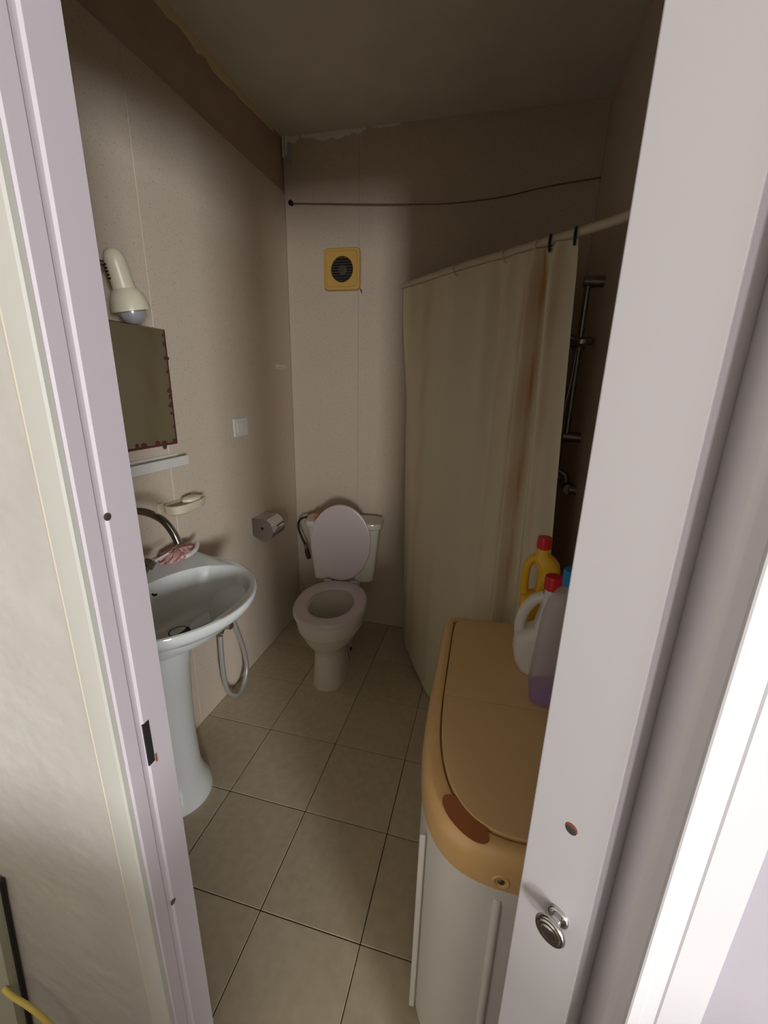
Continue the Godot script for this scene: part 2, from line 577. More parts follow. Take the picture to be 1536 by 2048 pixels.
func doorway() -> void:
	# left jamb: reveal board with a shallow step, casing, bead of caulk
	var y1 := 2.15
	var tl := struct("trim_1", MB.new().prism([Vector2(XF - 0.014, -0.455), Vector2(XF, -0.455), Vector2(XF, -0.4100), Vector2(XF - 0.0035, -0.4075), Vector2(XF - 0.0035, -0.3995), Vector2(XF - 0.0005, -0.396), Vector2(XF - 0.0005, -0.375), Vector2(XF - 0.003, -0.3725), Vector2(XF - 0.014, -0.3725)], 0, y1), M.jamb_paint, "white painted left door jamb with lock slot and screw holes")
	obj("casing", MB.new().prism([Vector2(-0.503, -0.372), Vector2(-0.503, -0.366), Vector2(-0.498, -0.3625), Vector2(-0.466, -0.3625), Vector2(-0.4635, -0.365), Vector2(-0.4635, -0.372)], 0, y1), M.casing_paint, tl)
	obj("caulk_bead", MB.new().tube([Vector3(-0.503, 0, -0.368), Vector3(-0.503, y1, -0.368)], 0.004, 8), M.caulk, tl)
	var slot := MB.new().box(Vector3(XF - 0.002, 0.935, -0.4195), Vector3(XF + 0.0006, 1.012, -0.4075), 0.0004, 1)
	tag(obj("lock_slot", slot, M.black_hole, tl), "dark lock slot cut in the jamb")
	obj("strike_lip", MB.new().box(Vector3(XF - 0.003, 0.93, -0.4235), Vector3(XF + 0.0012, 0.945, -0.4205), 0.0004, 1), M.rust, tl)
	for y in [1.334, 0.635]:
		obj("screw_hole", MB.new().lathe([[0.0052, 0.0], [0.0052, 0.001], [0.004, 0.0014]], 14).moved(Transform3D(Basis(Vector3.FORWARD, PI / 2), Vector3(XF - 0.0006, y, -0.409))), M.screw_steel, tl)
	# right jamb: reveal board with a groove, bevelled casing and flat casing
	var tr := struct("trim_2", MB.new().prism([Vector2(XG + 0.016, -0.466), Vector2(XG, -0.466), Vector2(XG, -0.372), Vector2(XG + 0.006, -0.369), Vector2(XG + 0.006, -0.362), Vector2(XG + 0.001, -0.359), Vector2(XG, -0.3385), Vector2(XG + 0.016, -0.3385)], 0, y1), M.grey_trim, "grey shaded right door jamb with a long groove")
	obj("bevelled_casing", MB.new().prism([Vector2(XG + 0.0005, -0.338), Vector2(XG + 0.0005, -0.334), Vector2(XG + 0.002, -0.333), Vector2(XG + 0.033, -0.3465), Vector2(XG + 0.033, -0.358), Vector2(XG + 0.012, -0.358)], 0, y1), M.white_trim, tr)
	obj("flat_casing", MB.new().prism([Vector2(XG + 0.0355, -0.358), Vector2(XG + 0.0355, -0.350), Vector2(XG + 0.037, -0.3485), Vector2(XG + 0.074, -0.3485), Vector2(XG + 0.0755, -0.350), Vector2(XG + 0.0755, -0.358)], 0, y1), M.white_trim, tr)
	struct("trim_3", MB.new().box(Vector3(XF - 0.014, y1, -0.455), Vector3(XG + 0.014, y1 + 0.018, -0.36), 0.002, 1), M.jamb_paint)
	# folding door pushed to the right: lead panel with the knob, next panel folded behind it
	var a := Vector2(0.1567, -0.3748)
	var e := Vector2(0.0891, -0.4194)
	var d := (e - a).normalized()
	var n := Vector2(d.y, -d.x)                      # towards front left
	if n.x > 0:
		n = -n
	var door := Node3D.new()
	door.name = "door_1"
	add_child(door)
	door.set_meta("kind", "structure")
	door.set_meta("label", "white folding door pushed open at the right with a round chrome knob")
	var th := -n * 0.016
	obj("door_panel", MB.new().prism([a, e + d * -0.0015, e + th * 0.07, e + th * 0.93, e + th - d * 0.0015, a + th], 0.012, 2.14), M.door_white, door)
	var f := a + th * 0.5 + Vector2(0.0, -0.004)
	obj("door_panel", MB.new().prism([f, Vector2(0.1945, -0.424), Vector2(0.1945, -0.436), f + Vector2(-0.004, -0.010)], 0.012, 2.14), M.door_white, door)
	var knob := obj("knob", MB.new().lathe([[0.017, 0.0], [0.017, 0.003], [0.0145, 0.006], [0.0085, 0.009], [0.0075, 0.018], [0.012, 0.021], [0.0215, 0.0235], [0.0235, 0.026], [0.0235, 0.0285], [0.0215, 0.031], [0.0185, 0.0308], [0.0165, 0.0325], [0.0125, 0.0323], [0.0105, 0.034], [0.006, 0.0342], [0.0, 0.0342]], 40, true, false), M.chrome, door)
	var c := a.lerp(e, 0.38)
	var nb := Vector3(n.x, 0, n.y)
	knob.transform = Transform3D(Basis(nb.cross(Vector3.UP).normalized() * -1.0, nb, Vector3.UP).scaled(Vector3.ONE * 0.77), Vector3(c.x, 0.896, c.y))
	tag(knob, "round chrome knob with ringed face")
	var c2 := a.lerp(e, 0.44)
	var hole := obj("screw", MB.new().lathe([[0.0085, 0.0], [0.0078, 0.0006], [0.0062, 0.0008], [0.0, 0.0016]], 20, true, false), M.screw_steel, door)
	hole.transform = Transform3D(Basis(nb.cross(Vector3.UP).normalized() * -1.0, nb, Vector3.UP).scaled(Vector3.ONE * 0.75), Vector3(c2.x, 1.030, c2.y))
	var stain := obj("rust_stain", MB.new().lathe([[0.0095, 0.0], [0.0088, 0.0004], [0.0, 0.0005]], 20, true, false), M.rust, door)
	stain.transform = Transform3D(Basis(nb.cross(Vector3.UP).normalized() * -1.0, nb, Vector3.UP).scaled(Vector3.ONE * 0.75), Vector3(c2.x, 1.032, c2.y))


func machine_plan(inset: float, y: float, corner := 3.4) -> Array:
	var r := []
	var hw := 0.224 - inset
	var cx := 0.129
	for j in 96:
		var t := TAU * j / 96
		var c := cos(t)
		var s := sin(t)
		var front := s > 0
		var n := corner if front else 14.0
		var len := (0.40 if front else 0.415) - inset
		r.append(Vector3(cx + hw * signf(c) * pow(absf(c), 2.0 / n), y, -0.972 + len * signf(s) * pow(absf(s), 2.0 / n)))
	return r


func washing_machine() -> void:
	var w := thing("washing_machine", "white washing machine with a tan plastic top beside the door", "washing machine", Vector3(0.0194, 0, 0.0026), 0.02)
	var b := MB.new()
	b.loft([machine_plan(0.012, 0.012), machine_plan(0.005, 0.03), machine_plan(0.005, 0.645)])
	obj("body", b, M.washer_body, w)
	# tan rim: skirt, rounded edge, then down into the lid recess
	var rim := MB.new()
	rim.loft([machine_plan(0.004, 0.638), machine_plan(0.0, 0.640), machine_plan(-0.001, 0.668), machine_plan(0.0, 0.692), machine_plan(0.004, 0.706), machine_plan(0.011, 0.715), machine_plan(0.020, 0.719, 3.6), machine_plan(0.030, 0.7195, 3.0), machine_plan(0.034, 0.717, 2.9), machine_plan(0.036, 0.702, 2.9)], true, true)
	obj("top_rim", rim, M.tan_plastic, w)
	# two lids with a hinge line between
	var zs := -0.955
	for part in 2:
		var ring := []
		for p in machine_plan(0.0385, 0.0, 2.9):
			if (part == 0 and p.z <= zs - 0.0008) or (part == 1 and p.z >= zs + 0.0008):
				ring.append(Vector2(p.x, p.z))
		if part == 1:
			ring.append(Vector2(0.322, zs + 0.0008)); ring.append(Vector2(-0.058, zs + 0.0008))
		else:
			ring.append(Vector2(-0.058, zs - 0.0008)); ring.append(Vector2(0.322, zs - 0.0008))
		var hull := Geometry2D.convex_hull(PackedVector2Array(ring))
		hull.remove_at(hull.size() - 1)
		var c := Vector2.ZERO
		for p in hull:
			c += p / hull.size()
		var rings := []
		for e in [[0.0, 0.699], [0.0, 0.7195], [0.0012, 0.7217], [0.004, 0.7224]]:
			var rr := []
			for p in hull:
				var s: Vector2 = p + (c - p).normalized() * e[0]
				rr.append(Vector3(s.x, e[1], s.y))
			rings.append(rr)
		obj("rear_lid" if part == 0 else "front_lid", MB.new().loft(rings), M.tan_lid, w)
	# finger notch: an open shallow scoop in the rim at the front left corner of the lid
	var scoop := MB.new()
	var rings2 := []
	for i in 7:
		var k := i / 6.0
		var rr := []
		for j in 32:
			var t := TAU * j / 32
			var u := 0.056 * cos(t) * (1.0 - 0.85 * k)
			var v := 0.026 * sin(t) * (1.0 - 0.85 * k)
			rr.append(Vector3(0.0115, 0.7201 - 0.0004 * k, -0.6285) + Vector3(0.75, 0, 0.66) * u + Vector3(-0.66, 0, 0.75) * v)
		rings2.append(rr)
	scoop.loft(rings2, false, true)
	obj("finger_notch", scoop, M.brown_recess, w)
	var scoop2 := MB.new().lathe([[0.011, 0.0], [0.011, 0.0010], [0.0, 0.0015]], 20, true, false).moved(Transform3D(Basis(), Vector3(-0.052, 0.7193, -1.318)))
	obj("corner_recess", scoop2, M.brown_recess, w)
	# plug with a screw on the front of the rim
	var face := Transform3D(Basis(Vector3.RIGHT, PI / 2), Vector3(0.082, 0.662, -0.5735))
	obj("plug", MB.new().lathe([[0.0155, -0.002], [0.0155, 0.002], [0.0135, 0.0036], [0.011, 0.003], [0.009, 0.0012], [0.0, 0.0012]], 28, true, false).moved(face), M.tan_plastic, w)
	obj("screw", MB.new().lathe([[0.0065, 0.0], [0.0065, 0.002], [0.004, 0.004], [0.0, 0.0042]], 16, true, false).moved(face), M.screw_steel, w)
	# raised rib down the front and the seam strip on the near left side
	obj("front_rib", MB.new().tube([Vector3(0.082, 0.02, -0.5795), Vector3(0.082, 0.59, -0.5795), Vector3(0.082, 0.606, -0.583)], 0.0085, 14), M.washer_body, w)
	obj("side_strip", MB.new().box(Vector3(-0.0745, 0.03, -0.668), Vector3(-0.062, 0.60, -0.662), 0.002, 1), M.washer_body, w)
	for p in [Vector3(-0.06, 0, -1.30), Vector3(0.32, 0, -1.30), Vector3(-0.02, 0, -0.68), Vector3(0.28, 0, -0.68)]:
		obj("foot", MB.new().lathe([[0.02, 0.0], [0.02, 0.013]], 16).moved(Transform3D(Basis(), p)), M.black_rubber, w)


func curtain() -> void:
	var y := 2.0
	var line := [Vector3(-0.517, y, ZB), Vector3(-0.365, y, -2.225), Vector3(-0.208, y, -2.064), Vector3(-0.012, y, -1.895), Vector3(0.136, y, -1.765), Vector3(0.225, y, -1.69), Vector3(0.318, y, -1.595), Vector3(XR, y + 0.006, -1.535)]
	var path := bezier(line, 6)
	tag(obj("shower_rod", MB.new().tube(path, 0.0145, 14), M.rod_white), "off-white shower curtain rod running from the back wall", "rod")
	var bottom := bezier([Vector3(-0.435, 0, -2.235), Vector3(-0.36, 0, -2.09), Vector3(-0.212, 0, -1.825), Vector3(-0.05, 0, -1.65), Vector3(0.12, 0, -1.54), Vector3(0.285, 0, -1.46)], 6)
	var top := []
	for i in 31:
		top.append(path[i])
	var b := MB.new()
	var nu := 200
	var nv := 64
	var P := []
	var C := []
	for i in nu + 1:
		var u := float(i) / nu
		var row := []
		var crow := []
		var t0 := along(top, 0.012 + 0.978 * u)
		var b0 := along(bottom, u)
		var tang := (along(top, minf(u + 0.02, 1.0)) - along(top, maxf(u - 0.02, 0.0))).normalized()
		var nrm := Vector3(-tang.z, 0, tang.x)       # towards the room
		if nrm.z < 0:
			nrm = -nrm
		var amp := 0.003 + 0.013 * smoothstep(0.5, 0.8, u)
		for j in nv + 1:
			var v := float(j) / nv
			var us := u - 0.05 * (1.0 - v)
			var fold := sin(u * 30.0 + 5.0 * u * u) + 0.5 * sin(u * 61.0 + 1.0)
			var sharp := 0.030 * exp(-pow((us - 0.795) / 0.018, 2)) - 0.022 * exp(-pow((us - 0.84) / 0.016, 2)) + 0.026 * exp(-pow((us - 0.885) / 0.02, 2)) + 0.020 * exp(-pow((us - 0.70) / 0.03, 2))
			var st := 0.5 * exp(-pow((us - 0.812) / 0.016, 2)) + 0.9 * exp(-pow((us - 0.822) / 0.004, 2)) + 0.5 * exp(-pow((us - 0.775) / 0.02, 2)) + 0.45 * exp(-pow((us - 0.905) / 0.014, 2)) + 0.35 * exp(-pow((u - 0.22) / 0.05, 2)) + 0.25 * exp(-pow((us - 0.70) / 0.02, 2))
			var hem := 0.025 + 0.02 * sin(u * 9.0)
			var yy := lerpf(1.984, hem, v)
			var p := t0.lerp(b0, pow(v, 1.15))
			p.y = yy
			p += nrm * ((amp * fold + sharp) * (1.0 - 0.35 * v) * smoothstep(0.0, 0.1, v + 0.04))
			# the free left edge curls forward below the rod
			var curl := exp(-pow(u / 0.10, 2)) * exp(-pow((v - 0.13) / 0.13, 2))
			p += (tang * 0.030 + nrm * 0.02) * curl
			p += nrm * -0.03 * exp(-pow(u / 0.09, 2)) * smoothstep(0.05, 0.3, v)
			p.x = minf(p.x, XR - 0.01)
			row.append(p)
			var fade := st * (0.55 + 0.45 * (1.0 - smoothstep(0.0, 0.75, v)))
			crow.append(Color(0.85, 0.77, 0.58).lerp(Color(0.56, 0.29, 0.10), clampf(fade * (0.75 + 0.25 * sin(v * 37.0 + u * 50.0)), 0.0, 1.0)))
		P.append(row)
		C.append(crow)
	for i in nu:
		for j in nv:
			for q in [[i, j], [i, j + 1], [i + 1, j + 1], [i, j], [i + 1, j + 1], [i + 1, j]]:
				b.v.append(P[q[0]][q[1]])
				b.col.append(C[q[0]][q[1]])
	var cu := thing("shower_curtain", "cream plastic shower curtain with rusty orange streaks", "curtain")
	obj("sheet", b, M.curtain, cu, 60.0, true)
	# rings: four pale, two dark green
	var at := 0
	for k in [[0.44, 0], [0.70, 0], [0.845, 0], [0.888, 1], [0.98, 1]]:
		var p := along(top, k[0])
		var tg := (along(top, minf(k[0] + 0.01, 1.0)) - along(top, k[0] - 0.01)).normalized()
		if k[1]:
			tg = Vector3(0.985, 0, 0.17)             # the dark pair hangs twisted on the rod
		var r := MB.new().torus(0.0235, 0.005 if k[1] else 0.0026, 28, 8)
		var o := obj("curtain_ring", r, M.green_ring if k[1] else M.pale_ring)
		o.transform = Transform3D(Basis(Vector3.UP.cross(tg).normalized(), tg, Vector3.UP * -1.0), p + Vector3(0, -0.0085, 0))
		tag(o, ["pale curtain ring nearest the back wall", "pale curtain ring halfway along the rod", "pale curtain ring just left of the dark green pair", "left one of the two dark green curtain rings", "dark green curtain ring nearest the rod's right end"][at], "curtain ring", "rings holding the shower curtain")
		at += 1


func toilet() -> void:
	var t := thing("toilet", "white ceramic toilet with its lid up in the far left corner", "toilet", Vector3(-0.797, 0, -2.324), 0.145)
	var c: Material = M.toilet_ceramic
	var p := MB.new()
	p.loft([
		oval(0.088, 0.30, 0.648, 0.0, 2.6), oval(0.090, 0.30, 0.652, 0.012, 2.6), oval(0.085, 0.31, 0.646, 0.05, 2.5), oval(0.081, 0.31, 0.640, 0.13, 2.4),
		oval(0.082, 0.30, 0.638, 0.19, 2.3), oval(0.093, 0.28, 0.645, 0.212, 2.2), oval(0.120, 0.255, 0.662, 0.238, 2.1), oval(0.146, 0.235, 0.678, 0.268, 2.1), oval(0.163, 0.22, 0.692, 0.305, 2.1),
		oval(0.166, 0.215, 0.697, 0.318, 2.1), oval(0.172, 0.21, 0.703, 0.322, 2.1), oval(0.179, 0.205, 0.711, 0.362, 2.1), oval(0.181, 0.20, 0.713, 0.385, 2.1), oval(0.177, 0.205, 0.709, 0.394, 2.1), oval(0.168, 0.215, 0.70, 0.397, 2.1),
		oval(0.122, 0.285, 0.645, 0.397, 2.1), oval(0.114, 0.292, 0.637, 0.390, 2.1), oval(0.118, 0.29, 0.640, 0.365, 2.1), oval(0.112, 0.30, 0.630, 0.30, 2.0), oval(0.09, 0.33, 0.58, 0.235, 2.0), oval(0.06, 0.36, 0.52, 0.195, 2.0)], true, true)
	p.add(MB.new().box(Vector3(-0.105, 0.335, 0.03), Vector3(0.105, 0.397, 0.28), 0.02, 3))
	p.add(MB.new().loft([oval(0.074, 0.10, 0.42, 0.0, 3.0), oval(0.072, 0.09, 0.42, 0.06, 3.0), oval(0.075, 0.06, 0.34, 0.18, 3.0), oval(0.095, 0.04, 0.26, 0.35, 3.0)]))
	obj("pan", p, c, t)
	obj("water", MB.new().loft([oval(0.082, 0.335, 0.56, 0.225), oval(0.082, 0.335, 0.56, 0.227)]), M.water, t)
	# seat: flat ring
	var s := MB.new()
	var rings := []
	for k in [[1.0, 0.403], [1.0, 0.415], [0.93, 0.4235], [0.75, 0.4262], [0.30, 0.4245], [0.08, 0.418], [0.0, 0.410], [0.0, 0.403]]:
		var o := oval(0.186, 0.232, 0.722, k[1], 2.15, 64)
		var i := oval(0.116, 0.312, 0.632, k[1], 2.1, 64)
		var r := []
		for j in 64:
			r.append(i[j].lerp(o[j], k[0]))
		rings.append(r)
	s.loft(rings, false, false)
	s.loft([rings[-1], rings[0]], false, false)
	obj("seat", s, M.seat_plastic, t)
	# lid: egg outline standing against the cistern
	var lid := MB.new()
	var lr := []
	for k in [[0.90, 0.0], [0.985, 0.002], [1.0, 0.007], [1.0, 0.013], [0.985, 0.019], [0.93, 0.0215], [0.6, 0.0235]]:
		var r := []
		for j in 64:
			var a := TAU * j / 64
			var yy := 0.225 + 0.225 * signf(sin(a)) * pow(absf(sin(a)), 0.93)
			var f := yy / 0.45
			var hw := 0.170 * pow(absf(cos(a)), 1.0) * signf(cos(a)) * (0.92 + 0.34 * f - 0.28 * f * f)
			var q := Vector3(hw, yy, 0)
			q = Vector3(0, 0.23, 0) + (q - Vector3(0, 0.23, 0)) * k[0]
			r.append(Vector3(q.x, q.y, k[1]))
		lr.append(r)
	lid.loft(lr)
	lid.moved(Transform3D(Basis(Vector3.RIGHT, deg_to_rad(-4.0)), Vector3(-0.006, 0.412, 0.198)))
	obj("lid", lid, M.seat_plastic, t)
	for x in [-0.075, 0.075]:
		obj("hinge", MB.new().tube([Vector3(x - 0.02, 0.413, 0.226), Vector3(x + 0.02, 0.413, 0.226)], 0.011, 14), M.seat_plastic, t)
	# cistern
	var cr := []
	for k in [[0.94, 0.385], [0.99, 0.392], [1.0, 0.41], [1.08, 0.55], [1.16, 0.716]]:
		cr.append(oval(0.182 * k[0], 0.085 - 0.078 * minf(k[0], 1.0), 0.085 + 0.078 * k[0], k[1], 6.0, 64))
	obj("cistern", MB.new().loft(cr), c, t)
	obj("cistern_lid", MB.new().loft([oval(0.208, 0.006, 0.176, 0.7185, 6.0, 64), oval(0.222, 0.0, 0.186, 0.722, 6.0, 64), oval(0.226, -0.002, 0.19, 0.738, 6.0, 64), oval(0.222, 0.0, 0.186, 0.753, 6.0, 64), oval(0.205, 0.014, 0.172, 0.758, 6.0, 64)]), c, t)
	for x in [-0.091, 0.0895]:
		obj("fixing_bolt", MB.new().lathe([[0.011, 0.0], [0.011, 0.004], [0.006, 0.007]], 14).moved(Transform3D(Basis(Vector3.FORWARD, PI / 2 * signf(x)), Vector3(x * 0.83, 0.045, 0.33))), M.black_hole, t)
	# block on the cistern, half hidden behind the lid
	var wb := thing("wooden_block", "small orange-brown block on the toilet cistern behind the lid", "block", Vector3(-0.885, 0.757, -2.215), 0.145)
	obj("block", MB.new().box(Vector3(-0.075, 0.001, -0.045), Vector3(0.06, 0.028, 0.035), 0.008, 3), M.wood_block, wb)
	# bidet sprayer on the left wall side
	var sp := thing("bidet_sprayer", "black bidet sprayer hanging on its hose left of the cistern", "sprayer")
	obj("hose", MB.new().tube(bezier([Vector3(-1.035, 0.60, -2.345), Vector3(-1.02, 0.69, -2.32), Vector3(-1.025, 0.725, -2.27), Vector3(-1.055, 0.728, -2.245), Vector3(-1.082, 0.70, -2.24), Vector3(-1.082, 0.65, -2.24), Vector3(-1.06, 0.585, -2.245), Vector3(-1.048, 0.555, -2.25)], 6), 0.0065, 10), M.black_rubber, sp)
	obj("collar", MB.new().tube([Vector3(-1.048, 0.557, -2.25), Vector3(-1.042, 0.527, -2.25)], 0.0095, 12), M.dull_chrome, sp)
	obj("handle", MB.new().tube(bezier([Vector3(-1.042, 0.53, -2.25), Vector3(-1.036, 0.50, -2.25), Vector3(-1.024, 0.465, -2.248)], 4), [0.010, 0.011, 0.012, 0.013, 0.014, 0.0145, 0.014, 0.013, 0.012], 14), M.black_rubber, sp)
	obj("wall_outlet", MB.new().tube([Vector3(-1.035, 0.60, ZB), Vector3(-1.035, 0.60, -2.335)], 0.012, 14), M.dull_chrome, sp)


func basin() -> void:
	var o := Vector3(XL, 0, -1.01)
	var w := thing("wash_basin", "white oval pedestal wash basin on the left wall", "basin", o)
	var n := 72
	var outer := func(k: float, y: float) -> Array:
		var r := []
		for j in n:
			var t := TAU * j / n
			var cu := cos(t)
			var cw := sin(t)
			var e := 1.0 if cu > 0 else 0.5
			var u := 0.15 + (0.335 if cu > 0 else 0.149) * signf(cu) * pow(absf(cu), e)
			var ww := 0.31 * signf(cw) * pow(absf(cw), e)
			u = lerpf(0.17, u, k) if u > 0.17 else lerpf(0.17, u, minf(1.0, 0.35 + 0.65 * k))
			r.append(Vector3(u, y + 0.022 * k * k * smoothstep(0.16, 0.04, u) * smoothstep(0.80, 0.83, y), ww * k))
		return r
	var inner := func(k: float, y: float) -> Array:
		var r := []
		for j in n:
			var t := TAU * j / n
			r.append(Vector3(0.275 - 0.035 * (1.0 - k) + 0.178 * k * cos(t), y, 0.262 * k * sin(t)))
		return r
	var b := MB.new()
	b.loft([outer.call(0.30, 0.655), outer.call(0.36, 0.69), outer.call(0.50, 0.725), outer.call(0.68, 0.757), outer.call(0.83, 0.784), outer.call(0.915, 0.803), outer.call(0.925, 0.808), outer.call(0.95, 0.812), outer.call(0.965, 0.818), outer.call(0.985, 0.826), outer.call(0.998, 0.838), outer.call(1.0, 0.846), outer.call(0.992, 0.852), outer.call(0.975, 0.8545),
		inner.call(1.0, 0.849), inner.call(0.975, 0.842), inner.call(0.95, 0.825), inner.call(0.90, 0.795), inner.call(0.81, 0.762), inner.call(0.65, 0.737), inner.call(0.45, 0.724), inner.call(0.22, 0.717), inner.call(0.11, 0.714)])
	obj("bowl", b, M.ceramic, w)
	obj("pedestal", MB.new().lathe([[0.118, 0.0], [0.120, 0.006], [0.1185, 0.03], [0.110, 0.055], [0.096, 0.085], [0.087, 0.13], [0.083, 0.25], [0.085, 0.40], [0.093, 0.55], [0.104, 0.63], [0.110, 0.69], [0.112, 0.72]], 48).moved(Transform3D(Basis(), Vector3(0.135, 0, -0.012))), M.ceramic, w)
	tag(obj("drain", MB.new().lathe([[0.034, 0.716], [0.034, 0.7195], [0.030, 0.7215], [0.027, 0.718], [0.0, 0.7172]], 32, true, false).moved(Transform3D(Basis(), Vector3(0.24, 0, 0.0))), M.drain_metal, w), "dark metal drain")
	obj("overflow", MB.new().lathe([[0.0125, 0.0], [0.0125, 0.002], [0.010, 0.003], [0.0, 0.0024]], 24, true, false).moved(Transform3D(Basis(Vector3.FORWARD, deg_to_rad(62)), Vector3(0.108, 0.812, -0.055))), M.black_hole, w)
	# swan-neck tap
	var t := thing("tap", "chrome swan-neck tap standing on the wash basin", "tap", Vector3(-1.095, 0.872, -1.0))
	obj("base", MB.new().lathe([[0.027, 0.0], [0.027, 0.008], [0.021, 0.014], [0.019, 0.06], [0.015, 0.068], [0.011, 0.07]], 28), M.chrome, t)
	var pts := bezier([Vector3(0, 0.06, 0), Vector3(0, 0.15, 0), Vector3(0.012, 0.205, 0), Vector3(0.045, 0.240, 0), Vector3(0.09, 0.252, 0), Vector3(0.135, 0.247, 0), Vector3(0.175, 0.230, 0), Vector3(0.203, 0.197, 0), Vector3(0.218, 0.163, 0)], 6)
	obj("spout", MB.new().tube(pts, 0.0115, 18), M.chrome, t)
	obj("handle", MB.new().lathe([[0.013, 0.0], [0.014, 0.02], [0.020, 0.026], [0.021, 0.045], [0.014, 0.052], [0.0, 0.054]], 24, true, false).moved(Transform3D(Basis(Vector3.RIGHT, deg_to_rad(-62)), Vector3(0.05, 0.035, -0.018))), M.chrome, t)
	obj("lever", MB.new().tube([Vector3(0.055, 0.055, -0.062), Vector3(0.062, 0.063, -0.10), Vector3(0.066, 0.066, -0.12)], [0.0042, 0.0036, 0.0042], 10), M.white_plastic, t)
	# crumpled pink cloth on the back corner
	var cl := MB.new()
	var rng := FastNoiseLite.new()
	rng.seed = 9
	rng.frequency = 9.0
	var rings := []
	for i in 13:
		var a := PI * i / 12.0
		var r := []
		for j in 40:
			var q := TAU * j / 40.0
			var p := Vector3(sin(a) * cos(q), cos(a), sin(a) * sin(q))
			var k := 1.0 + 0.55 * rng.get_noise_3dv(p * 0.9) + 0.20 * rng.get_noise_3dv(p * 2.6)
			r.append(Vector3(p.x * 0.044 * k, maxf(-0.009, p.y * 0.021 * k), p.z * 0.085 * k))
		rings.append(r)
	cl.loft(rings, false, false)
	var ct := thing("cleaning_cloth", "crumpled pink cloth on the back corner of the wash basin", "cloth", Vector3(-1.092, 0.884, -1.235), 0.12)
	obj("cloth", cl, M.cloth, ct, 60.0)
	var tail := MB.new().tube(bezier([Vector3(0.03, -0.003, 0.03), Vector3(0.045, 0.0, 0.0), Vector3(0.048, 0.006, -0.04), Vector3(0.036, 0.016, -0.075)], 6), 0.0085, 10)
	obj("hem", tail, M.cloth_white, ct)
	# stop valve and hose beneath
	var v := thing("stop_valve", "chrome stop valve on the wall under the wash basin", "valve", Vector3(XL, 0.425, -1.50))
	obj("body", MB.new().tube([Vector3(0.0, 0, 0), Vector3(0.06, 0, 0)], 0.012, 16), M.dull_chrome, v)
	obj("flange", MB.new().tube([Vector3(0.0, 0, 0), Vector3(0.006, 0, 0)], 0.025, 20), M.dull_chrome, v)
	obj("handle", MB.new().lathe([[0.012, -0.02], [0.019, -0.014], [0.020, 0.0], [0.017, 0.012], [0.0, 0.016]], 24, true, false).moved(Transform3D(Basis(Vector3.FORWARD, -PI / 2), Vector3(0.068, 0, 0))), M.chrome, v)
	obj("outlet", MB.new().tube([Vector3(0.048, 0, 0), Vector3(0.048, -0.03, 0.03)], 0.009, 12), M.dull_chrome, v)
	var hz := thing("flexible_hose", "grey braided hose looping down to the floor below the stop valve", "hose")
	var hp := bezier([Vector3(-1.117, 0.388, -1.462), Vector3(-1.117, 0.33, -1.458), Vector3(-1.115, 0.20, -1.455), Vector3(-1.112, 0.09, -1.468), Vector3(-1.108, 0.03, -1.51), Vector3(-1.105, 0.0135, -1.555), Vector3(-1.107, 0.035, -1.60), Vector3(-1.112, 0.10, -1.638), Vector3(-1.115, 0.22, -1.625), Vector3(-1.118, 0.34, -1.59), Vector3(-1.122, 0.46, -1.55), Vector3(-1.126, 0.56, -1.49), Vector3(-1.13, 0.62, -1.38)], 12)
	var hr := []
	for i in hp.size():
		hr.append(0.0108 + 0.0011 * (i % 2))
	obj("hose", MB.new().tube(hp, hr, 12), M.hose_grey, hz, 80.0)


